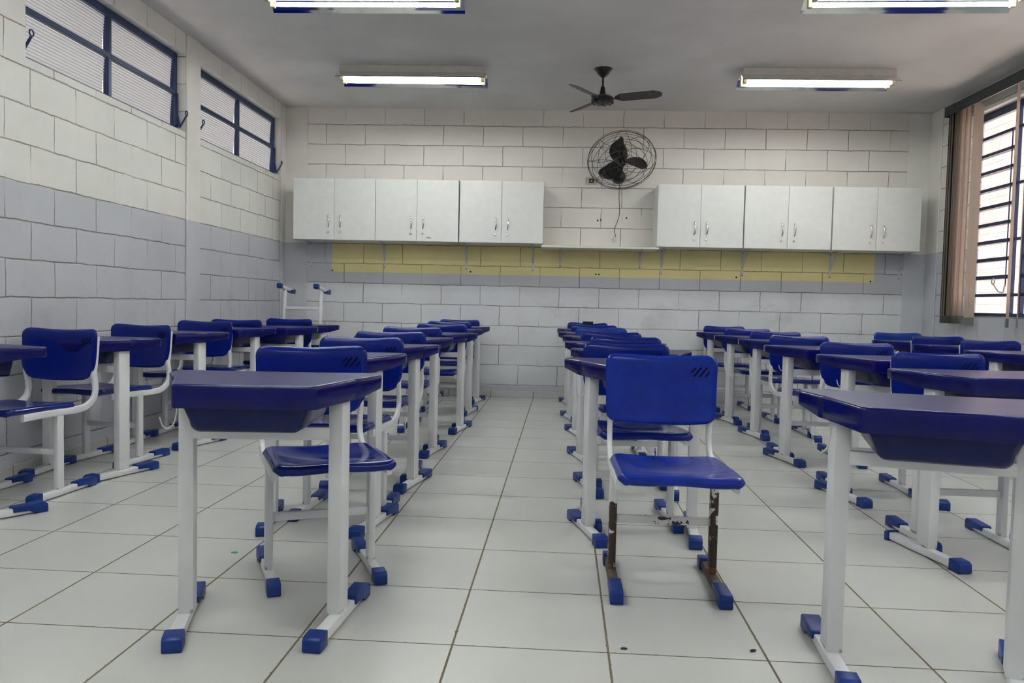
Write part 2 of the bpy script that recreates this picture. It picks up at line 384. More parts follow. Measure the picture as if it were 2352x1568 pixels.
# left clerestory windows: navy steel frame, four ribbed panes, lever at each end
def lever(root, x, y, z, s=1):
    b = MB(); b.box((x-.006, y-.012, z-.02), (x+.014, y+.012, z+.22), .003)
    b.bar((x+.012, y, z+.06), (x+.03, y+.0, z-.03), .016, .008)
    b.bar((x+.03, y, z-.03), (x+.075, y+.008, z+.055), .012, .010)
    b.tube([(x+.078, y+.008+.017*math.cos(a), z+.075+.017*math.sin(a)) for a in [2*PI*k/16 for k in range(16)]], .0045, 6, True)
    return b.build('lever_handle', 'navy', root)
def left_window(i, y0, y1):
    x = XL-.085; z0, z1 = WZ; ym = (y0+y1)/2; zm = (z0+z1)/2-.005
    root = struct(empty('window_%d' % i, (x, ym, z0)))
    inv = Matrix.Translation((-x, -ym, -z0))
    b = MB(); t_ = .035
    for lo, hi in (((x-.02, y0, z0), (x+.02, y1, z0+t_)), ((x-.02, y0, z1-.05), (x+.02, y1, z1)), ((x-.02, y0, z0+t_), (x+.02, y0+t_, z1-.05)), ((x-.02, y1-t_, z0+t_), (x+.02, y1, z1-.05)),
                   ((x-.015, ym-.017, z0+t_), (x+.022, ym+.017, z1-.05))):
        b.box(lo, hi, .002, 1)
    for a, c in ((y0+t_, ym-.017), (ym+.017, y1-t_)): b.box((x-.005, a, zm-.017), (x+.024, c, zm+.017), .002, 1)
    o = b.build('window_frame', 'navy', root, smooth=False); o.data.transform(inv)
    for a, c in ((y0+t_, ym-.017), (ym+.017, y1-t_)):
        for p, q in ((z0+t_, zm-.017), (zm+.017, z1-.05)):
            n = int(round((q-p)/.0185))*8; L = []
            for k in range(n+1):
                zz = p+(q-p)*k/n; ph = 2*PI*(zz-z0)/.0185
                lean = .018*(1-(zz-p)/(q-p))            # each sash tilts out a little at the foot
                L.append((x-.004-lean+.0030*math.cos(ph), zz))
            bb = MB(); V = [[bb.b.verts.new((xx, yy, zz)) for xx, zz in L] for yy in (a+.003, c-.003)]
            for k in range(n): bb.b.faces.new((V[0][k], V[1][k], V[1][k+1], V[0][k+1]))
            o = bb.build('window_pane', 'ribglass', root, ang=89); o.data.transform(inv)
    for yy in (y1-.02, y0+.02): lever(root, x+.02, yy, z0+.06).data.transform(inv)
left_window(1, *W1); left_window(2, *W2)

# right window: navy louvre grid, clear panes, sill
def right_window(i, y0, y1):
    x = XR+.10; z0, z1 = RZ
    root = struct(empty('window_%d' % i, (x, y1, z0))); inv = Matrix.Translation((-x, -y1, -z0))
    b = MB(); t_ = .03
    for lo, hi in (((x-.02, y0, z0), (x+.02, y1, z0+t_)), ((x-.02, y0, z1-.06), (x+.02, y1, z1)), ((x-.02, y0, z0), (x+.02, y0+t_, z1)), ((x-.02, y1-t_, z0), (x+.02, y1, z1))): b.box(lo, hi, .002, 1)
    pitch_ = (z1-.06-z0-t_)/11
    zs = [z0+t_+pitch_*k for k in range(1, 11)]
    louv = MB(); yy = y1-t_; first = True
    panes = []
    while yy > y0+.1:
        a = max(yy-.60, y0+t_)
        for k, z in enumerate(zs):
            if k in (0, 9): b.box((x-.016, a, z-.013), (x+.016, yy, z+.013), .002, 1)
            else:
                louv.box((x-.030, a+.012, z-.016), (x+.022, yy-.012, z-.004), .001, 1); louv.box((x-.006, a+.012, z-.018), (x+.006, yy-.012, z+.018), .001, 1)
        panes.append((a, yy)); b.box((x-.018, a-.016, z0+t_), (x+.018, a+.012, z1-.06), .002, 1)
        louv.box((x-.034, a+.026, z0+.25), (x-.028, a+.036, z1-.22), .001, 1)     # operating rod
        for z in zs[1:9]: louv.box((x-.036, a+.020, z-.014), (x-.02, a+.042, z+.010), .002, 1)
        a2 = max(a-.15, y0+t_)
        if a2 < a-.05:
            for z in (zs[0], zs[3], zs[6], zs[9]): b.box((x-.016, a2, z-.012), (x+.016, a-.016, z+.012), .002, 1)
            panes.append((a2, a-.016)); b.box((x-.018, a2-.014, z0+t_), (x+.018, a2+.014, z1-.06), .002, 1)
            a = a2
        yy = a-.014
    o = b.build('window_frame', 'navy', root, smooth=False); o.data.transform(inv)
    o = louv.build('louvre_bars', 'navy', root, smooth=False); o.data.transform(inv)
    for a, c in panes:
        o = MB().box((x-.002, a, z0+t_), (x+.002, c, z1-.06)).build('window_pane', 'glass', root, smooth=False); o.data.transform(inv)
    b = MB(); a = y1-.63+.03
    b.tube([(x-.034, a, z0+.27), (x-.045, a, z0+.20)], .006, 6); b.tube(spline([(x-.045, a, z0+.20), (x-.075, a+.02, z0+.21), (x-.10, a+.05, z0+.27)], 5), .006, 6)
    b.tube([(x-.10, a+.055+.022*math.cos(q), z0+.29+.022*math.sin(q)) for q in [2*PI*k/16 for k in range(16)]], .006, 6, True)
    o = b.build('lever_handle', 'wire', root); o.data.transform(inv)
right_window(3, *RW); right_window(4, *RW_ADDED)  # the second one is out of view, added to let in more daylight
# what stands outside
struct(MB().box((XR+T, -6, -.35), (16, 16, -.2)).build('ground', 'outground', smooth=False))
tag(MB().box((7.4, -6, -.2), (7.6, 15, 4.6)).build('courtyard_wall', 'outwall', smooth=False), 'sunlit pale courtyard wall seen outside the barred window', 'wall')
struct(MB().box((-6, -6, -.35), (XL-T, 16, -.2)).build('ground', 'outground', smooth=False))

# ------------------------------------------------------------------ vertical blind on the right window
def blind():
    xv = XR-.13
    root = empty('vertical_blind', (xv, 7.51, 2.72)); inv = Matrix.Translation((-xv, -7.51, -2.72))
    tag(root, 'beige vertical blind drawn aside under a charcoal valance at the right window', 'blind')
    def put(o): o.data.transform(inv); return o
    put(MB().box((xv-.004, 4.2, 2.725), (xv+.004, 7.51, 2.815), .002, 1).box((xv, 7.503, 2.725), (XR, 7.51, 2.815), .002, 1).build('valance', 'valance', root, smooth=False))
    put(MB().box((xv+.03, 4.2, 2.755), (xv+.075, 7.49, 2.80), .004, 1).build('head_rail', 'lampbody', root, smooth=False))
    def slat(y, ang, mat, wid=.088, x=xv+.052, z0=.862):
        c, s_ = math.cos(ang), math.sin(ang); L = []; Lw = []
        n = 6
        for z in (z0+.07, 2.755):
            front, back = [], []
            for k in range(n+1):
                u = (k/n-.5)*wid; cv = .006*(1-(2*u/wid)**2)
                px, py = x+u*s_-cv*c, y+u*c+cv*s_
                front.append((px, py, z)); back.append((px+.0012*c, py-.0012*s_, z))
            L.append(front+back[::-1])
        o = put(MB().loops(L).build('slat', mat, root))
        Lw = [[(p[0], p[1], z) for p in L[0]] for z in (z0, z0+.069)]
        put(MB().loops(Lw).build('slat_weight', 'weight', o))
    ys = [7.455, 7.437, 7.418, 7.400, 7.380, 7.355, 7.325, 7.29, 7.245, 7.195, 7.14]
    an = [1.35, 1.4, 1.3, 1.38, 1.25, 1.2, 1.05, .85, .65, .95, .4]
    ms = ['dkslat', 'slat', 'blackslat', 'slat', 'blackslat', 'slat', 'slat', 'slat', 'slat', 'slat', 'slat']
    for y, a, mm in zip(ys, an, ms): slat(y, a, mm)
    for y, a in ((7.02, 1.5), (6.44, .75), (6.30, .5), (6.16, .6)): slat(y, a, 'slat', z0=.85)
    put(MB().tube(spline([(xv+.045, 6.98, 2.75), (xv+.05, 7.0, 1.9), (xv+.05, 7.02, 1.0)], 6), .002, 5).build('cord', 'slat', root))
blind()

# ------------------------------------------------------------------ fluorescent fixtures
def make_lamp():
    root = empty('fluorescent_light')
    L = .603
    MB().box((-L, -.075, -.058), (L, .075, 0), .003, 1).build('lamp_body', 'lampbody', root, smooth=False)
    b = MB()
    prof = [(-.155, -.114), (-.150, -.117), (-.135, -.103), (-.070, -.060), (.070, -.060), (.135, -.106), (.150, -.121), (.155, -.118), (.139, -.102), (.074, -.0585), (-.074, -.0585), (-.139, -.100)]
    b.prism(prof, 'X', -L-.012, L+.012); b.build('reflector', 'mirror', root, smooth=False)
    for y in (-.052, .052):
        MB().tube([(-L+.035, y, -.103), (L-.035, y, -.103)], .013, 12).build('tube', 'tube', root)
        for s_ in (-1, 1): MB().box((s_*(L-.018)-.014, y-.017, -.122), (s_*(L-.018)+.014, y+.017, -.060), .003, 1).build('lamp_holder', 'lampholder', root, smooth=False)
    return root
lamp0 = make_lamp()
for i, (x, y, rz, lab) in enumerate((
    (-1.225, 6.655, .012, 'lit twin tube ceiling light left of the ceiling fan'),
    (2.075, 6.655, 0, 'lit twin tube ceiling light right of the ceiling fan'),
    (-1.225, 4.93, 0, 'lit ceiling light cut by the top edge above the left desks'),
    (2.075, 4.90, -.02, 'lit ceiling light cut by the top edge above the right desks'),
    (-1.225, 3.20, 0, 'added lit ceiling light over the front left desk, above the picture edge'),  # this and the rest are unseen lights added to brighten the room
    (2.075, 3.20, 0, 'added lit ceiling light over the front right desk, above the picture edge'),
    (-1.225, 1.47, 0, 'added lit ceiling light at the left beside the viewer'),
    (2.075, 1.47, 0, 'added lit ceiling light at the right beside the viewer'),
    (-1.225, -.26, 0, 'added lit ceiling light behind the viewer on the left'),
    (2.075, -.26, 0, 'added lit ceiling light behind the viewer on the right'))):
    o = lamp0 if i == 0 else copy_tree(lamp0)
    o.location = (x, y, ZC); o.rotation_euler = (0, 0, rz)
    tag(o, lab, 'ceiling light', 'fluorescent ceiling lights')

# ------------------------------------------------------------------ ceiling fan
def ceiling_fan():
    root = tag(empty('ceiling_fan', (.350, 6.644, ZC)), 'black three-blade ceiling fan between the two rear ceiling lights', 'fan')
    MB().lathe([(.075, 0), (.074, -.008), (.060, -.022), (.045, -.045), (.022, -.066), (.013, -.072)], 28).build('canopy', 'black', root)
    MB().tube([(0, 0, -.06), (0, 0, -.20)], .0085, 12).build('rod', 'black', root)
    MB().lathe([(.014, -.145), (.018, -.15), (.026, -.205), (.030, -.225)], 20).build('rod_cover', 'black', root)
    b = MB().lathe([(.03, -.212), (.075, -.224), (.092, -.238), (.094, -.256), (.086, -.266), (.080, -.275), (.05, -.288), (.018, -.292), (.012, -.298)], 28)
    for k in range(10):
        a = 2*PI*k/10; b.box((-.014, -.014, -.012), (.014, .014, .010), .005, 2, Matrix.Translation((.078*math.cos(a), .078*math.sin(a), -.272)))
    b.build('motor_housing', 'black', root)
    for tx_, ty_ in ((.803, 6.458), (.034, 6.139), (.110, 7.08)):
        a = math.atan2(ty_-6.644, tx_-.350); R = .50
        out = roundpoly([(.11, -.02, .005), (.16, -.052, .03), (.44, -.055, .03), (R-.012, -.03, .008), (R, 0, .006), (R-.012, .03, .008), (.44, .055, .03), (.16, .052, .03), (.11, .02, .005)], 4)
        bl = MB().prism(out, 'Z', -.003, .003, mat=Matrix.Rotation(math.radians(-17), 4, 'X')); o = bl.build('blade', 'blade', root)
        o.data.transform(Matrix.Translation((0, 0, -.246)) @ Matrix.Rotation(a, 4, 'Z'))
        b = MB().box((.06, -.016, -.254), (.15, .016, -.249), .002, 1); b.box((.125, -.026, -.254), (.15, .026, -.249), .002, 1)
        o = b.build('blade_arm', 'black', root); o.data.transform(Matrix.Rotation(a, 4, 'Z'))
ceiling_fan()

# ------------------------------------------------------------------ wall fan
def wall_fan():
    cen = Vector((.605, 7.70, 2.335))
    root = tag(empty('wall_fan', (.605, YB, 2.235)), 'black caged three-blade fan on the back wall between the cabinets', 'fan')
    base = Vector((.605, YB, 2.235)); tilt = math.radians(46)
    # local fan frame: +Z is the direction the fan blows (towards the room, downwards)
    n = Vector((.04, -math.cos(tilt), -math.sin(tilt))).normalized(); sx = Vector((1, 0, 0)); sx = (sx-n*sx.dot(n)).normalized(); sy = n.cross(sx)
    F = Matrix((sx, sy, n)).transposed().to_4x4(); F.translation = cen-base
    def put(o): o.data.transform(F); return o
    R = .325; b = MB()
    def ring(r, z, w_=.0022): b.tube([(r*math.cos(a), r*math.sin(a), z) for a in [2*PI*k/48 for k in range(48)]], w_, 5, True)
    ring(R, 0, .0035); ring(R*.985, .03); ring(R*.985, -.03)
    for r, z in ((.285, .062), (.235, .078), (.18, .088), (.12, .095), (.045, .10)): ring(r, z)
    for r, z in ((.285, -.062), (.22, -.085), (.15, -.10), (.08, -.11)): ring(r, z)
    for k in range(8):
        for s_, zz in ((1, 1), (-1, -1)):
            pts = []
            for j in range(15):
                q = j/14; r = .045+(R-.045)*q; a = 2*PI*k/8+s_*.75*q; z = zz*(.10*math.sqrt(max(0, 1-(r/R)**2.2))); pts.append((r*math.cos(a), r*math.sin(a), z))
            b.tube(pts, .0022, 5)
    for a in (PI/4, -PI/4): b.tube([(-.045*math.cos(a), -.045*math.sin(a), .101), (.045*math.cos(a), .045*math.sin(a), .101)], .002, 5)
    put(b.build('cage', 'cage', root))
    for k, a0 in enumerate((PI/2+.5, PI/2+.5+2*PI/3, PI/2+.5+4*PI/3)):
        nu, nv = 8, 12; top, bot = [], []
        for j in range(nv+1):
            q = j/nv; r = .035+.225*q; wid = (.028+.046*math.sin(PI*min(1, q*.80+.10)))*(1 if q < .82 else math.sqrt(max(.05, 1-((q-.82)/.182)**2)))
            sweep = -.35*q*q; rowt, rowb = [], []
            for i in range(nu+1):
                u = (i/nu-.5)*2; a = sweep; px = r*math.cos(a)-u*wid*math.sin(a); py = r*math.sin(a)+u*wid*math.cos(a)
                z = .035*u*(1-.4*q); rowt.append((px, py, z+.0015)); rowb.append((px, py, z-.0015))
            top.append(rowt+rowb[::-1])
        bl = MB().loops(top); o = bl.build('blade', 'black', root, ang=60); o.data.transform(Matrix.Rotation(a0, 4, 'Z')); put(o)
    put(MB().lathe([(.035, .04), (.034, .048), (.020, .056)], 20).lathe([(.038, -.03), (.038, .04)], 20).build('hub', 'black', root))
    put(MB().lathe([(.03, -.225), (.058, -.21), (.066, -.14), (.062, -.06), (.045, -.035), (.03, -.03)], 24).build('motor', 'brownblack', root))
    b = MB().lathe([(.070, 0), (.069, .03), (.056, .06), (.03, .075)], 24, Matrix.Translation((0, 0, 0)) @ Matrix.Rotation(PI/2, 4, 'X'))
    b.tube(spline([(0, -.03, 0), (0, -.12, .03), F @ Vector((0, 0, -.15))], 6), .018, 10)
    for q in (-.03, .03): b.lathe([(.006, 0), (.006, .006), (.003, .008)], 8, Matrix.Translation((q*.6+.02, -.05, q)) @ Matrix.Rotation(PI/2, 4, 'X'))
    b.build('wall_mount', 'black', root)
    c = MB().tube([Vector((p[0], p[1], p[2])) for p in spline([(.005, -.06, -.05), (.008, -.035, -.20), (.016, -.03, -.36), (.0, -.03, -.44), (-.028, -.03, -.52), (-.018, -.03, -.58), (-.020, -.03, -.60)], 8)], .0035, 6).build('power_cord', 'black', root)
    MB().lathe([(.008, 0), (.011, -.01), (.018, -.035), (.017, -.042)], 12, Matrix.Translation((-.020, -.03, -.597)) @ Matrix.Rotation(.25, 4, 'Y')).build('plug', 'cordplug', c)
wall_fan()

# ------------------------------------------------------------------ wall cabinets, shelf, brackets
YC = 7.70; ZB, ZT = 1.532, 2.127
def make_cabinet():
    w_ = .813; root = empty('wall_cabinet'); d = YB-YC-.001
    MB().box((0, -d, 0), (w_-.003, 0, ZT-ZB), .0015, 1).build('cabinet_body', 'cab', root, smooth=False)
    for s_, (a, c) in ((1, (.001, w_/2-.002)), (-1, (w_/2+.001, w_-.004))):
        dr = MB().box((a, -d-.018, .001), (c, -d-.0005, ZT-ZB-.001), .0015, 1).build('door', 'cab', root, smooth=False)
        hx = w_/2-.058 if s_ == 1 else w_/2+.058; yd = -d-.018
        pts = spline([(hx, yd-.001, .118), (hx+.004, yd-.014, .128), (hx+.009, yd-.024, .175), (hx+.003, yd-.018, .228), (hx, yd-.002, .243)], 5)
        b = MB()
        L = []
        for i, p in enumerate(pts):
            q = i/(len(pts)-1); a_ = .006+.001*math.sin(PI*q); L.append([p+Vector((a_*math.cos(t_), .004*math.sin(t_), 0)) for t_ in [2*PI*k/10 for k in range(10)]])
        b.loops(L); b.build('handle', 'chrome', dr)
        MB().lathe([(.010, .0), (.010, .006), (.008, .008), (.002, .0085)], 16, Matrix.Translation((hx, yd, .074)) @ Matrix.Rotation(PI/2, 4, 'X')).build('lock', 'chrome', dr)
    return root
cab0 = make_cabinet()
labs = ['white two-door wall cabinet at the left end above the corner', 'white wall cabinet with a grey scuff on its right door, middle of the left three',
        'white two-door wall cabinet just left of the open shelf', 'white two-door wall cabinet just right of the open shelf',
        'white two-door wall cabinet in the middle of the right three', 'white two-door wall cabinet at the right end by the window wall']
for i, x in enumerate((-2.574, -1.761, -.940, .959, 1.779, 2.600)):
    o = cab0 if i == 0 else copy_tree(cab0)
    o.location = (x, YB, ZB-(0 if i < 3 else .008)); tag(o, labs[i], 'cabinet', 'white wall cabinets on the back wall')
    if i == 1:
        b = MB().prism(roundpoly([(.50, .035, .004), (.545, .028, .004), (.552, .036, .004), (.51, .045, .004)], 3), 'Y', -(YB-YC)-.0195, -(YB-YC)-.0182)
        b.build('scuff_mark', plain('grey scuff', (.25, .25, .25, 1), .7), list(o.children)[2])
tag(MB().box((-.144, 7.68, 1.498), (.981, YB, 1.517), .002, 1).build('wall_shelf', 'cab', smooth=False), 'white open shelf board between the two banks of wall cabinets', 'shelf')
def bracket(x, ztop, long_, label, lean):
    root = tag(empty('shelf_bracket', (x, YB, ztop)), label, 'bracket', 'metal brackets under the cabinets and shelf')
    h = .255 if long_ else .17
    b = MB().box((-.010, -.004, -h), (.010, 0, 0), .001, 1); b.box((-.010, -.26, -.004), (.010, 0, 0), .001, 1)
    b.build('bracket_arms', 'brk', root, smooth=False)
    MB().bar((0, -.004, -h*.66), (lean, -.20, -.004), .012, .004).build('strut', 'brk', root, smooth=False)
    b = MB()
    for z in (-.02, -h*.62, -h+.012): b.lathe([(.005, 0), (.005, .003), (.002, .004)], 8, Matrix.Translation((0, -.004, z)) @ Matrix.Rotation(PI/2, 4, 'X'))
    b.build('screws', 'black', root)
order = ['first', 'second', 'third', 'fourth']
for i, x in enumerate((-2.495, -1.742, -.904, -.23)): bracket(x, ZB, True, 'grey metal bracket under the left cabinets, %s from the left' % order[i], 0)
bracket(.045, 1.498, False, 'short grey bracket under the left end of the open shelf', 0); bracket(.840, 1.498, False, 'short grey bracket under the right end of the open shelf', 0)
for i, x in enumerate((1.057, 1.855, 2.71, 3.378)): bracket(x, ZB-.008, True, 'grey metal bracket under the right cabinets, %s from the left' % order[i], 0)

# small things on the walls
root = tag(empty('switch_plate', (.335, YB, 2.192)), 'beige switch plate on the back wall left of the caged fan', 'switch plate')
MB().box((-.058, -.008, -.036), (.058, 0, .036), .004, 2).build('plate', 'plate', root)
MB().box((-.022, -.011, -.020), (.024, -.007, .020), .002, 1).build('insert', 'black', root); MB().box((-.007, -.014, -.008), (.010, -.010, .008), .002, 1).build('rocker', 'plate', root)
rag = [(-.054 + .108*k/8, .026+random.uniform(-.004, .004)) for k in range(9)] + [(.054-.108*k/8, -.026+random.uniform(-.004, .004)) for k in range(9)]
tag(MB().prism(rag, 'Y', -.004, 0, mat=Matrix.Translation((.339, YB, .762))).build('socket_hole', 'darkhole', smooth=False), 'ragged black open socket hole low on the back wall', 'hole')
holes = [(1376, 506, .695, 1.83), (0, 0, .41, 1.80), (0, 0, .44, 1.805), (0, 0, .405, 1.262), (0, 0, .437, 1.262), (0, 0, -2.28, 1.247), (0, 0, -.86, 1.262), (0, 0, 1.80, 1.262), (0, 0, 3.11, 1.247)]
names = ['right of the fan cord', 'left of a pair beside the fan cord', 'right of a pair beside the fan cord', 'left of a pair low in the yellow band', 'right of a pair low in the yellow band', 'at the lower left corner of the yellow band',
         'low in the yellow band under the left cabinets', 'low in the yellow band under the right cabinets', 'at the lower right corner of the yellow band']
for (a, b_, x, z), nm in zip(holes, names):
    tag(MB().lathe([(.0085, 0), (.0085, .002), (.004, .0022)], 10, Matrix.Translation((x, YB, z)) @ Matrix.Rotation(PI/2, 4, 'X')).build('screw_hole', 'darkhole', smooth=False), 'small black screw hole ' + nm, 'hole', 'screw holes in the back wall')

# ------------------------------------------------------------------ school desk
ZTOP = .72
def feet(root, xf, xb, yf, yb, wid, variant, barmat='enamel', capw=.052, L=None):
    """two sledge feet with a front cap and a rear shoe each"""
    for s_ in (-1, 1):
        p = Vector((s_*xf, yf, 0)); q = Vector((s_*xb, yb, 0)); d = (q-p); L = d.length; ang = math.atan2(d.y, d.x)-PI/2
        mt = Matrix.Translation(p) @ Matrix.Rotation(ang, 4, 'Z')
        fo = MB().box((-wid/2, .012, .006), (wid/2, L-.012, .035), .004, 2, mt).build('foot', barmat, root)
        shoe = [(.135, .020), (.135, .040), (.128, .043), (.008, .045), (-.003, .036), (-.004, .004), (.0, 0), (.042, 0), (.046, .006), (.072, .020)]
        cap = [(.056, .0), (.056, .043), (.050, .046), (.010, .044), (-.003, .036), (-.005, .006), (0, 0)]
        small = [(.022, .0), (.022, .042), (.018, .043), (.004, .040), (-.003, .034), (-.003, .0)]
        fr, bk = {'normal': (cap, shoe), 'worn': (shoe, cap), 'bare': (cap, small)}[variant]
        o1 = MB().prism(fr, 'X', -capw/2, capw/2, .003, 2).build('front_cap' if fr is not shoe else 'front_shoe', 'cap', fo); o1.data.transform(mt)
        o2 = MB().prism([(L-a, z) for a, z in bk], 'X', -capw/2, capw/2, .003, 2).build('rear_shoe' if bk is shoe else 'rear_cap', 'cap', fo); o2.data.transform(mt)
def make_desk(variant='normal'):
    root = empty('school_desk')
    half = [(.188, -.215, .022), (.262, .010, .02), (.274, .028, .02), (.322, .135, .035), (.318, .190, .03), (.285, .212, .02)]
    P = half + [(.12, .200, .05), (-.12, .200, .05)] + [(-x, y, r) for x, y, r in half[::-1]]
    out = roundpoly(P, 5)
    def sk(y): 
        if y < -.05: return .064
        if y < .02: return .062
        if y < .13: return .062-(y-.02)/.11*.020
        return .042
    def off(ins, z=None, skirt=None):
        cx = [Vector((x, y)) for x, y in out]; n = len(cx); res = []
        for i in range(n):
            a, b_, c = cx[i-1], cx[i], cx[(i+1) % n]
            t1 = (b_-a); t2 = (c-b_)
            t1 = t1.normalized() if t1.length > 1e-7 else t2.normalized(); t2 = t2.normalized() if t2.length > 1e-7 else t1
            nn = (Vector((-t1.y, t1.x))+Vector((-t2.y, t2.x)))
            nn = nn.normalized() if nn.length > 1e-6 else Vector((-t1.y, t1.x))
            p = b_+nn*ins
            res.append((p.x, p.y, z if z is not None else ZTOP-sk(b_.y)*skirt))
        return res
    L = [off(.03, ZTOP-.03), off(.008, None, 1.0), off(.003, None, 1.0), off(.001, None, .94), off(0, ZTOP-.008), off(.0015, ZTOP-.0035), off(.005, ZTOP-.0008), off(.009, ZTOP), off(.014, ZTOP)]
    MB().loops(L).build('desk_top', 'top', root, ang=40)
    # moulded book tray
    L = []
    def sec(x1, x2, zb, y, r=.022):
        pts = [(-x1, .668), (-x1, .660)]
        for k in range(6):
            a = PI+PI/2*k/5; pts.append((-x2+r+r*math.cos(a), zb+r+r*math.sin(a)))
        for k in range(6):
            a = 1.5*PI+PI/2*k/5; pts.append((x2-r+r*math.cos(a), zb+r+r*math.sin(a)))
        pts += [(x1, .660), (x1, .668)]
        return [(a, y, b_) for a, b_ in pts]
    L = [sec(.156, .136, .612, -.198, .028), sec(.164, .145, .597, -.193, .028), sec(.168, .150, .590, -.182, .028), sec(.170, .152, .588, -.10, .028), sec(.170, .152, .586, .14, .028)]
    MB().loops(L).build('book_tray', 'tray', root, ang=50)
    for s_ in (-1, 1):
        ang = math.atan2(.43, s_*.078)-PI/2; mt = Matrix.Translation((s_*.217, .0, 0)) @ Matrix.Rotation(ang, 4, 'Z')
        MB().box((-.021, -.034, .034), (.021, .034, .662), .004, 2, mt).build('leg', 'enamel', root)
    MB().box((-.198, -.030, .544), (.198, -.008, .581), .003, 2).build('crossbar', 'enamel', root)
    feet(root, .184, .262, -.215, .215, .038, variant)
    x, y, z = -.240, -.020, .640
    MB().tube(spline([(x, y, z), (x-.004, y, z-.03), (x-.010, y-.004, z-.055), (x-.024, y-.008, z-.068), (x-.038, y-.010, z-.060), (x-.046, y-.012, z-.035)], 5), .0022, 6).build('bag_hook', 'wire', root)
    return root

# ------------------------------------------------------------------ school chair
def slab(gridf, nu, nv, thick, edge=.012):
    """pillow-edged curved panel; gridf(u,v)->Vector (front), second value normal offset dir"""
    b = MB(); rows = []
    for j in range(nv+1):
        v = j/nv; fr, bk = [], []
        for i in range(nu+1):
            u = -1+2*i/nu; p, n, e = gridf(u, v); t_ = thick*math.sqrt(max(.02, 1-(1-min(1, e/edge))**2))
            fr.append(p+n*(t_/2)); bk.append(p-n*(t_/2))
        rows.append(fr+bk[::-1])
    return b.loops(rows)
def make_chair(variant='normal', plastic='seat'):
    root = empty('school_chair'); worn = variant == 'worn'
    fm = 'chipped' if worn else 'enamel'
    ly = .045 if worn else -.030
    # seat: shallow dish, front corners raised, lip rolled down
    def nl(j, n): return j/n
    def seat(u, v):
        # v 0 front .. 1 back ; cosine spacing near the edges
        uu = math.sin(u*PI/2)*.35+u*.65; vv = (1-math.cos(v*PI))/2*.7+v*.3
        y = -.360+.455*vv; hw = .190; df = y+.360; db = .095-y
        if df < .032: hw -= .032-math.sqrt(max(0, .032**2-(.032-df)**2))
        if db < .05: hw -= .05-math.sqrt(max(0, .05**2-(.05-db)**2))
        x = uu*hw
        z = .432+.012*abs(uu)**2.4*(1-.5*vv)-.016*math.sin(PI*min(1, vv*1.05))*(1-abs(uu)**2)-.020*vv
        z += .006*math.cos(uu*PI*1.0)*max(0, 1-vv/.35)
        z -= .012*max(0, 1-vv/.05)**1.5+.006*max(0, abs(uu)-.9)/.1
        e = min((1-abs(uu))*hw, vv*.455, (1-vv)*.455)
        return Vector((x, y, z)), Vector((0, -.5*max(0, 1-vv/.09), 1)).normalized(), e
    slab(seat, 28, 34, .028, .011).build('seat', plastic, root, ang=70)
    zb, zt, hw = .533, .773, .204; rb = .035 if worn else .085
    def back(u, v):
        uu = math.copysign(abs(u)**.8, u); uu = u
        vv = v
        # rounded outline: pull the width in near the corners
        z = zb+(zt-zb)*vv; rt = .035
        dz = zt-z; k = 1
        w_ = hw-.006*(1-vv)
        if dz < rt: w_ -= rt-math.sqrt(max(0, rt*rt-(rt-dz)**2))
        db = z-zb
        if db < rb: w_ -= (rb-math.sqrt(max(0, rb*rb-(rb-db)**2)))*(.9 if worn else .75)
        x = uu*w_
        z += -.016*(1-(x/hw)**2)*(1-vv)**1.5 - .004*math.cos(x/hw*PI)*vv**4
        y = .214+.022*vv-.024*(abs(x)/hw)**2+.006*math.sin(PI*vv)+.008*max(0, 1-dz/.026)**2
        e = min((1-abs(uu))*w_, dz, db)
        return Vector((x, y, z)), Vector((x*.5, -1, 0)).normalized(), e
    bo = slab(lambda u, v: back(math.sin(u*PI/2)*.4+u*.6, (1-math.cos(v*PI))/2*.5+v*.5), 24, 24, .016, .012).build('backrest', plastic, root, ang=70)
    b = MB()
    for (x, z, l) in ((.118, .722, .022), (.132, .716, .045), (.152, .716, .045), (.166, .708, .022)):
        dx, dz = .5*l*.62, .5*l*.78; yy = .214+.022*.8-.024*(x/hw)**2-.0075
        b.bar((x-dx, yy+.0006, z-dz), (x+dx, yy-.0002, z+dz), .0055, .002, up=Vector((0, 1, 0)), bev=.0009, seg=1)
    b.build('vent_slots', 'slot', bo)
    rail = spline([(0, -.27, .400), (0, -.10, .399), (0, .08, .394), (0, .15, .400), (0, .205, .428), (0, .226, .470), (0, .222, .520), (0, .213, .56), (0, .224, .62), (0, .238, .74)], 5)
    for s_ in (-1, 1):
        MB().sweepx([(p.y, p.z) for p in rail], .018, .034, s_*.181, .006).build('frame_rail', 'enamel', root)
        MB().box((s_*.174-.013, ly-.022, .032), (s_*.174+.013, ly+.022, .392), .006, 3).build('leg', fm, root)
    MB().box((-.163, ly-.010, .196), (.163, ly+.010, .224), .003, 2).build('stretcher', 'chip_light' if worn else 'enamel', root)
    feet(root, .172, .174, -.215, .215, .032, 'worn' if worn else 'normal', 'chipped_foot' if worn else 'enamel', .043)
    if worn: pass
    return root

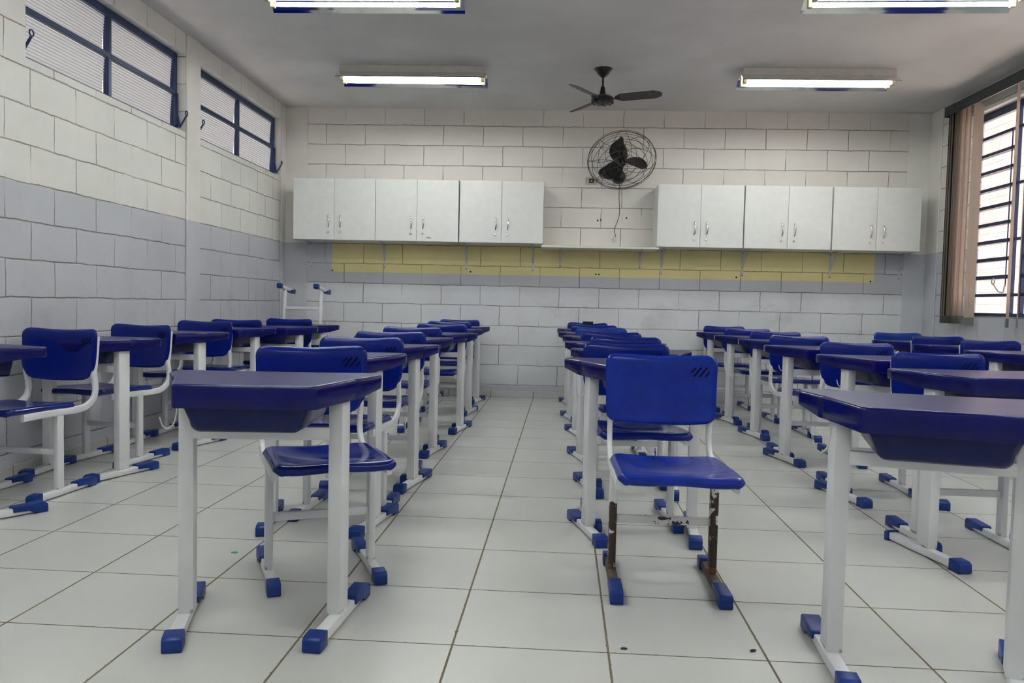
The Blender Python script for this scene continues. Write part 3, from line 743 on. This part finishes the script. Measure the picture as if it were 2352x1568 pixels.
desk0 = make_desk(); desk1 = make_desk('bare'); chair0 = make_chair(); chair_pale = make_chair('normal', 'seat_pale')
R_ = math.radians
used = set()
def place(src, x, y, deg, label, cat, group):
    if src.name in used: o = copy_tree(src)
    else: o = src; used.add(src.name)
    o.location = (x, y, 0); o.rotation_euler = (0, 0, R_(deg)); tag(o, label, cat, group); return o
ordn = ['frontmost', 'second', 'third', 'fourth', 'fifth', 'sixth', 'rearmost']
cols = {
 'left wall': [(-2.607, 3.02, -22), (-2.495, 3.84, -8), (-2.49, 4.75, -6), (-2.453, 5.62, 0), (-2.285, 6.14, 0), (-2.262, 6.72, 0)],
 'aisle left': [(-.812, 2.04, 6), (-.957, 3.07, 1), (-.931, 3.834, 0), (-.957, 4.723, 2), (-.90, 5.635, 0), (-.925, 6.538, 2), (-.945, 7.34, 0)],
 'aisle right': [(.394, 3.10, 4), (.425, 3.89, 2), (.41, 4.68, 3), (.40, 5.62, 2), (.372, 6.40, 2), (.365, 7.38, 2)],
 'second right': [(.945, 2.015, 0), (1.706, 2.951, 2), (1.718, 3.888, 2), (1.70, 4.853, 3), (1.735, 5.78, 1), (1.705, 6.518, 2), (1.69, 7.30, 2)],
 'window': [(2.97, 4.12, 2), (2.96, 4.85, 2), (2.955, 5.58, 2), (2.955, 6.32, 2)],
}
cols['second right'][0] = (.929, 1.902, -15)
where = {'left wall': 'the row along the left wall', 'aisle left': 'the row left of the aisle', 'aisle right': 'the row right of the aisle', 'second right': 'the second row right of the aisle', 'window': 'the row beside the right window'}
special_ch = {  # foot centre x, y, degrees
 ('left wall', 0): (-2.47, 3.61, -4), ('left wall', 1): (-2.50, 4.41, -9), ('left wall', 2): (-2.51, 5.38, 0), ('left wall', 3): (-2.485, 5.90, 2), ('left wall', 4): (-2.29, 6.55, 0),
 ('aisle left', 0): (-.803, 2.71, 25), ('aisle left', 1): (-.915, 3.50, -2), ('second right', 1): (1.70, 3.39, 0), ('second right', 2): (1.70, 4.335, 0), ('second right', 4): (1.765, 6.20, 2), ('second right', 5): (1.71, 6.90, 1), ('second right', 6): (1.675, 7.68, 2)}
for col, L in cols.items():
    for i, (x, yf, dg) in enumerate(L):
        last = i == len(L)-1
        nth = 'rearmost' if last else ordn[i]
        lab = 'blue school desk on white legs, %s in %s' % (nth, where[col])
        a = R_(dg); cx, cy = x-math.sin(a)*.215, yf+math.cos(a)*.215
        src = desk1 if (col, i) in (('second right', 1), ('aisle left', 5)) else desk0
        place(src, cx, cy, dg, lab, 'desk', 'blue topped school desks')
        if col == 'second right' and i == 0: continue
        if col == 'left wall' and i == 5: continue
        sp = special_ch.get((col, i))
        if sp is None: sp = (cx-math.sin(a)*.21+random.uniform(-.012, .012), yf+.43, dg+random.uniform(-1.5, 1.5))
        src = chair_pale if (col, i) in (('aisle right', 3), ('window', 3)) else chair0
        kind = 'paler blue' if src is chair_pale else 'blue'
        place(src, sp[0], sp[1], sp[2], '%s school chair behind the %s desk in %s' % (kind, nth, where[col]), 'chair', 'blue plastic school chairs')
front = make_chair('worn', 'seat_worn'); front.location = (.395, 2.715, 0); front.rotation_euler = (0, 0, R_(-.5))
tag(front, 'blue chair with peeling brown legs standing alone at the front of the aisle', 'chair', 'blue plastic school chairs')
up = copy_tree(chair0); up.location = (-2.375, 7.44, 1.065); up.rotation_euler = (R_(180+7), 0, R_(180)); 
tag(up, 'blue school chair turned upside down in the back left corner, feet in the air', 'chair', 'blue plastic school chairs')

# scraps on the floor
tag(MB().prism([(-.012, -.005), (.008, -.009), (.013, .004), (.002, .010), (-.009, .006)], 'Z', .0002, .002, mat=Matrix.Translation((-1.168, 2.86, 0))).build('paper_scrap', 'scrap', smooth=False), 'tiny green paper scrap on the floor beside the front left desk', 'scrap')
for x, y, s_, rz, lb in ((.2155, 2.175, 1., 0, 'small black crumb on the floor in front of the lone chair'), (.575, 2.20, 1.1, .4, 'small dark splinter on a tile joint right of the lone chair')):
    tag(MB().prism([(-.009*s_, -.003), (.003, -.005), (.010*s_, .0), (.004, .005), (-.006, .004)], 'Z', .0002, .004, mat=Matrix.Translation((x, y, 0)) @ Matrix.Rotation(rz, 4, 'Z')).build('debris', 'bit', smooth=False), lb, 'debris')
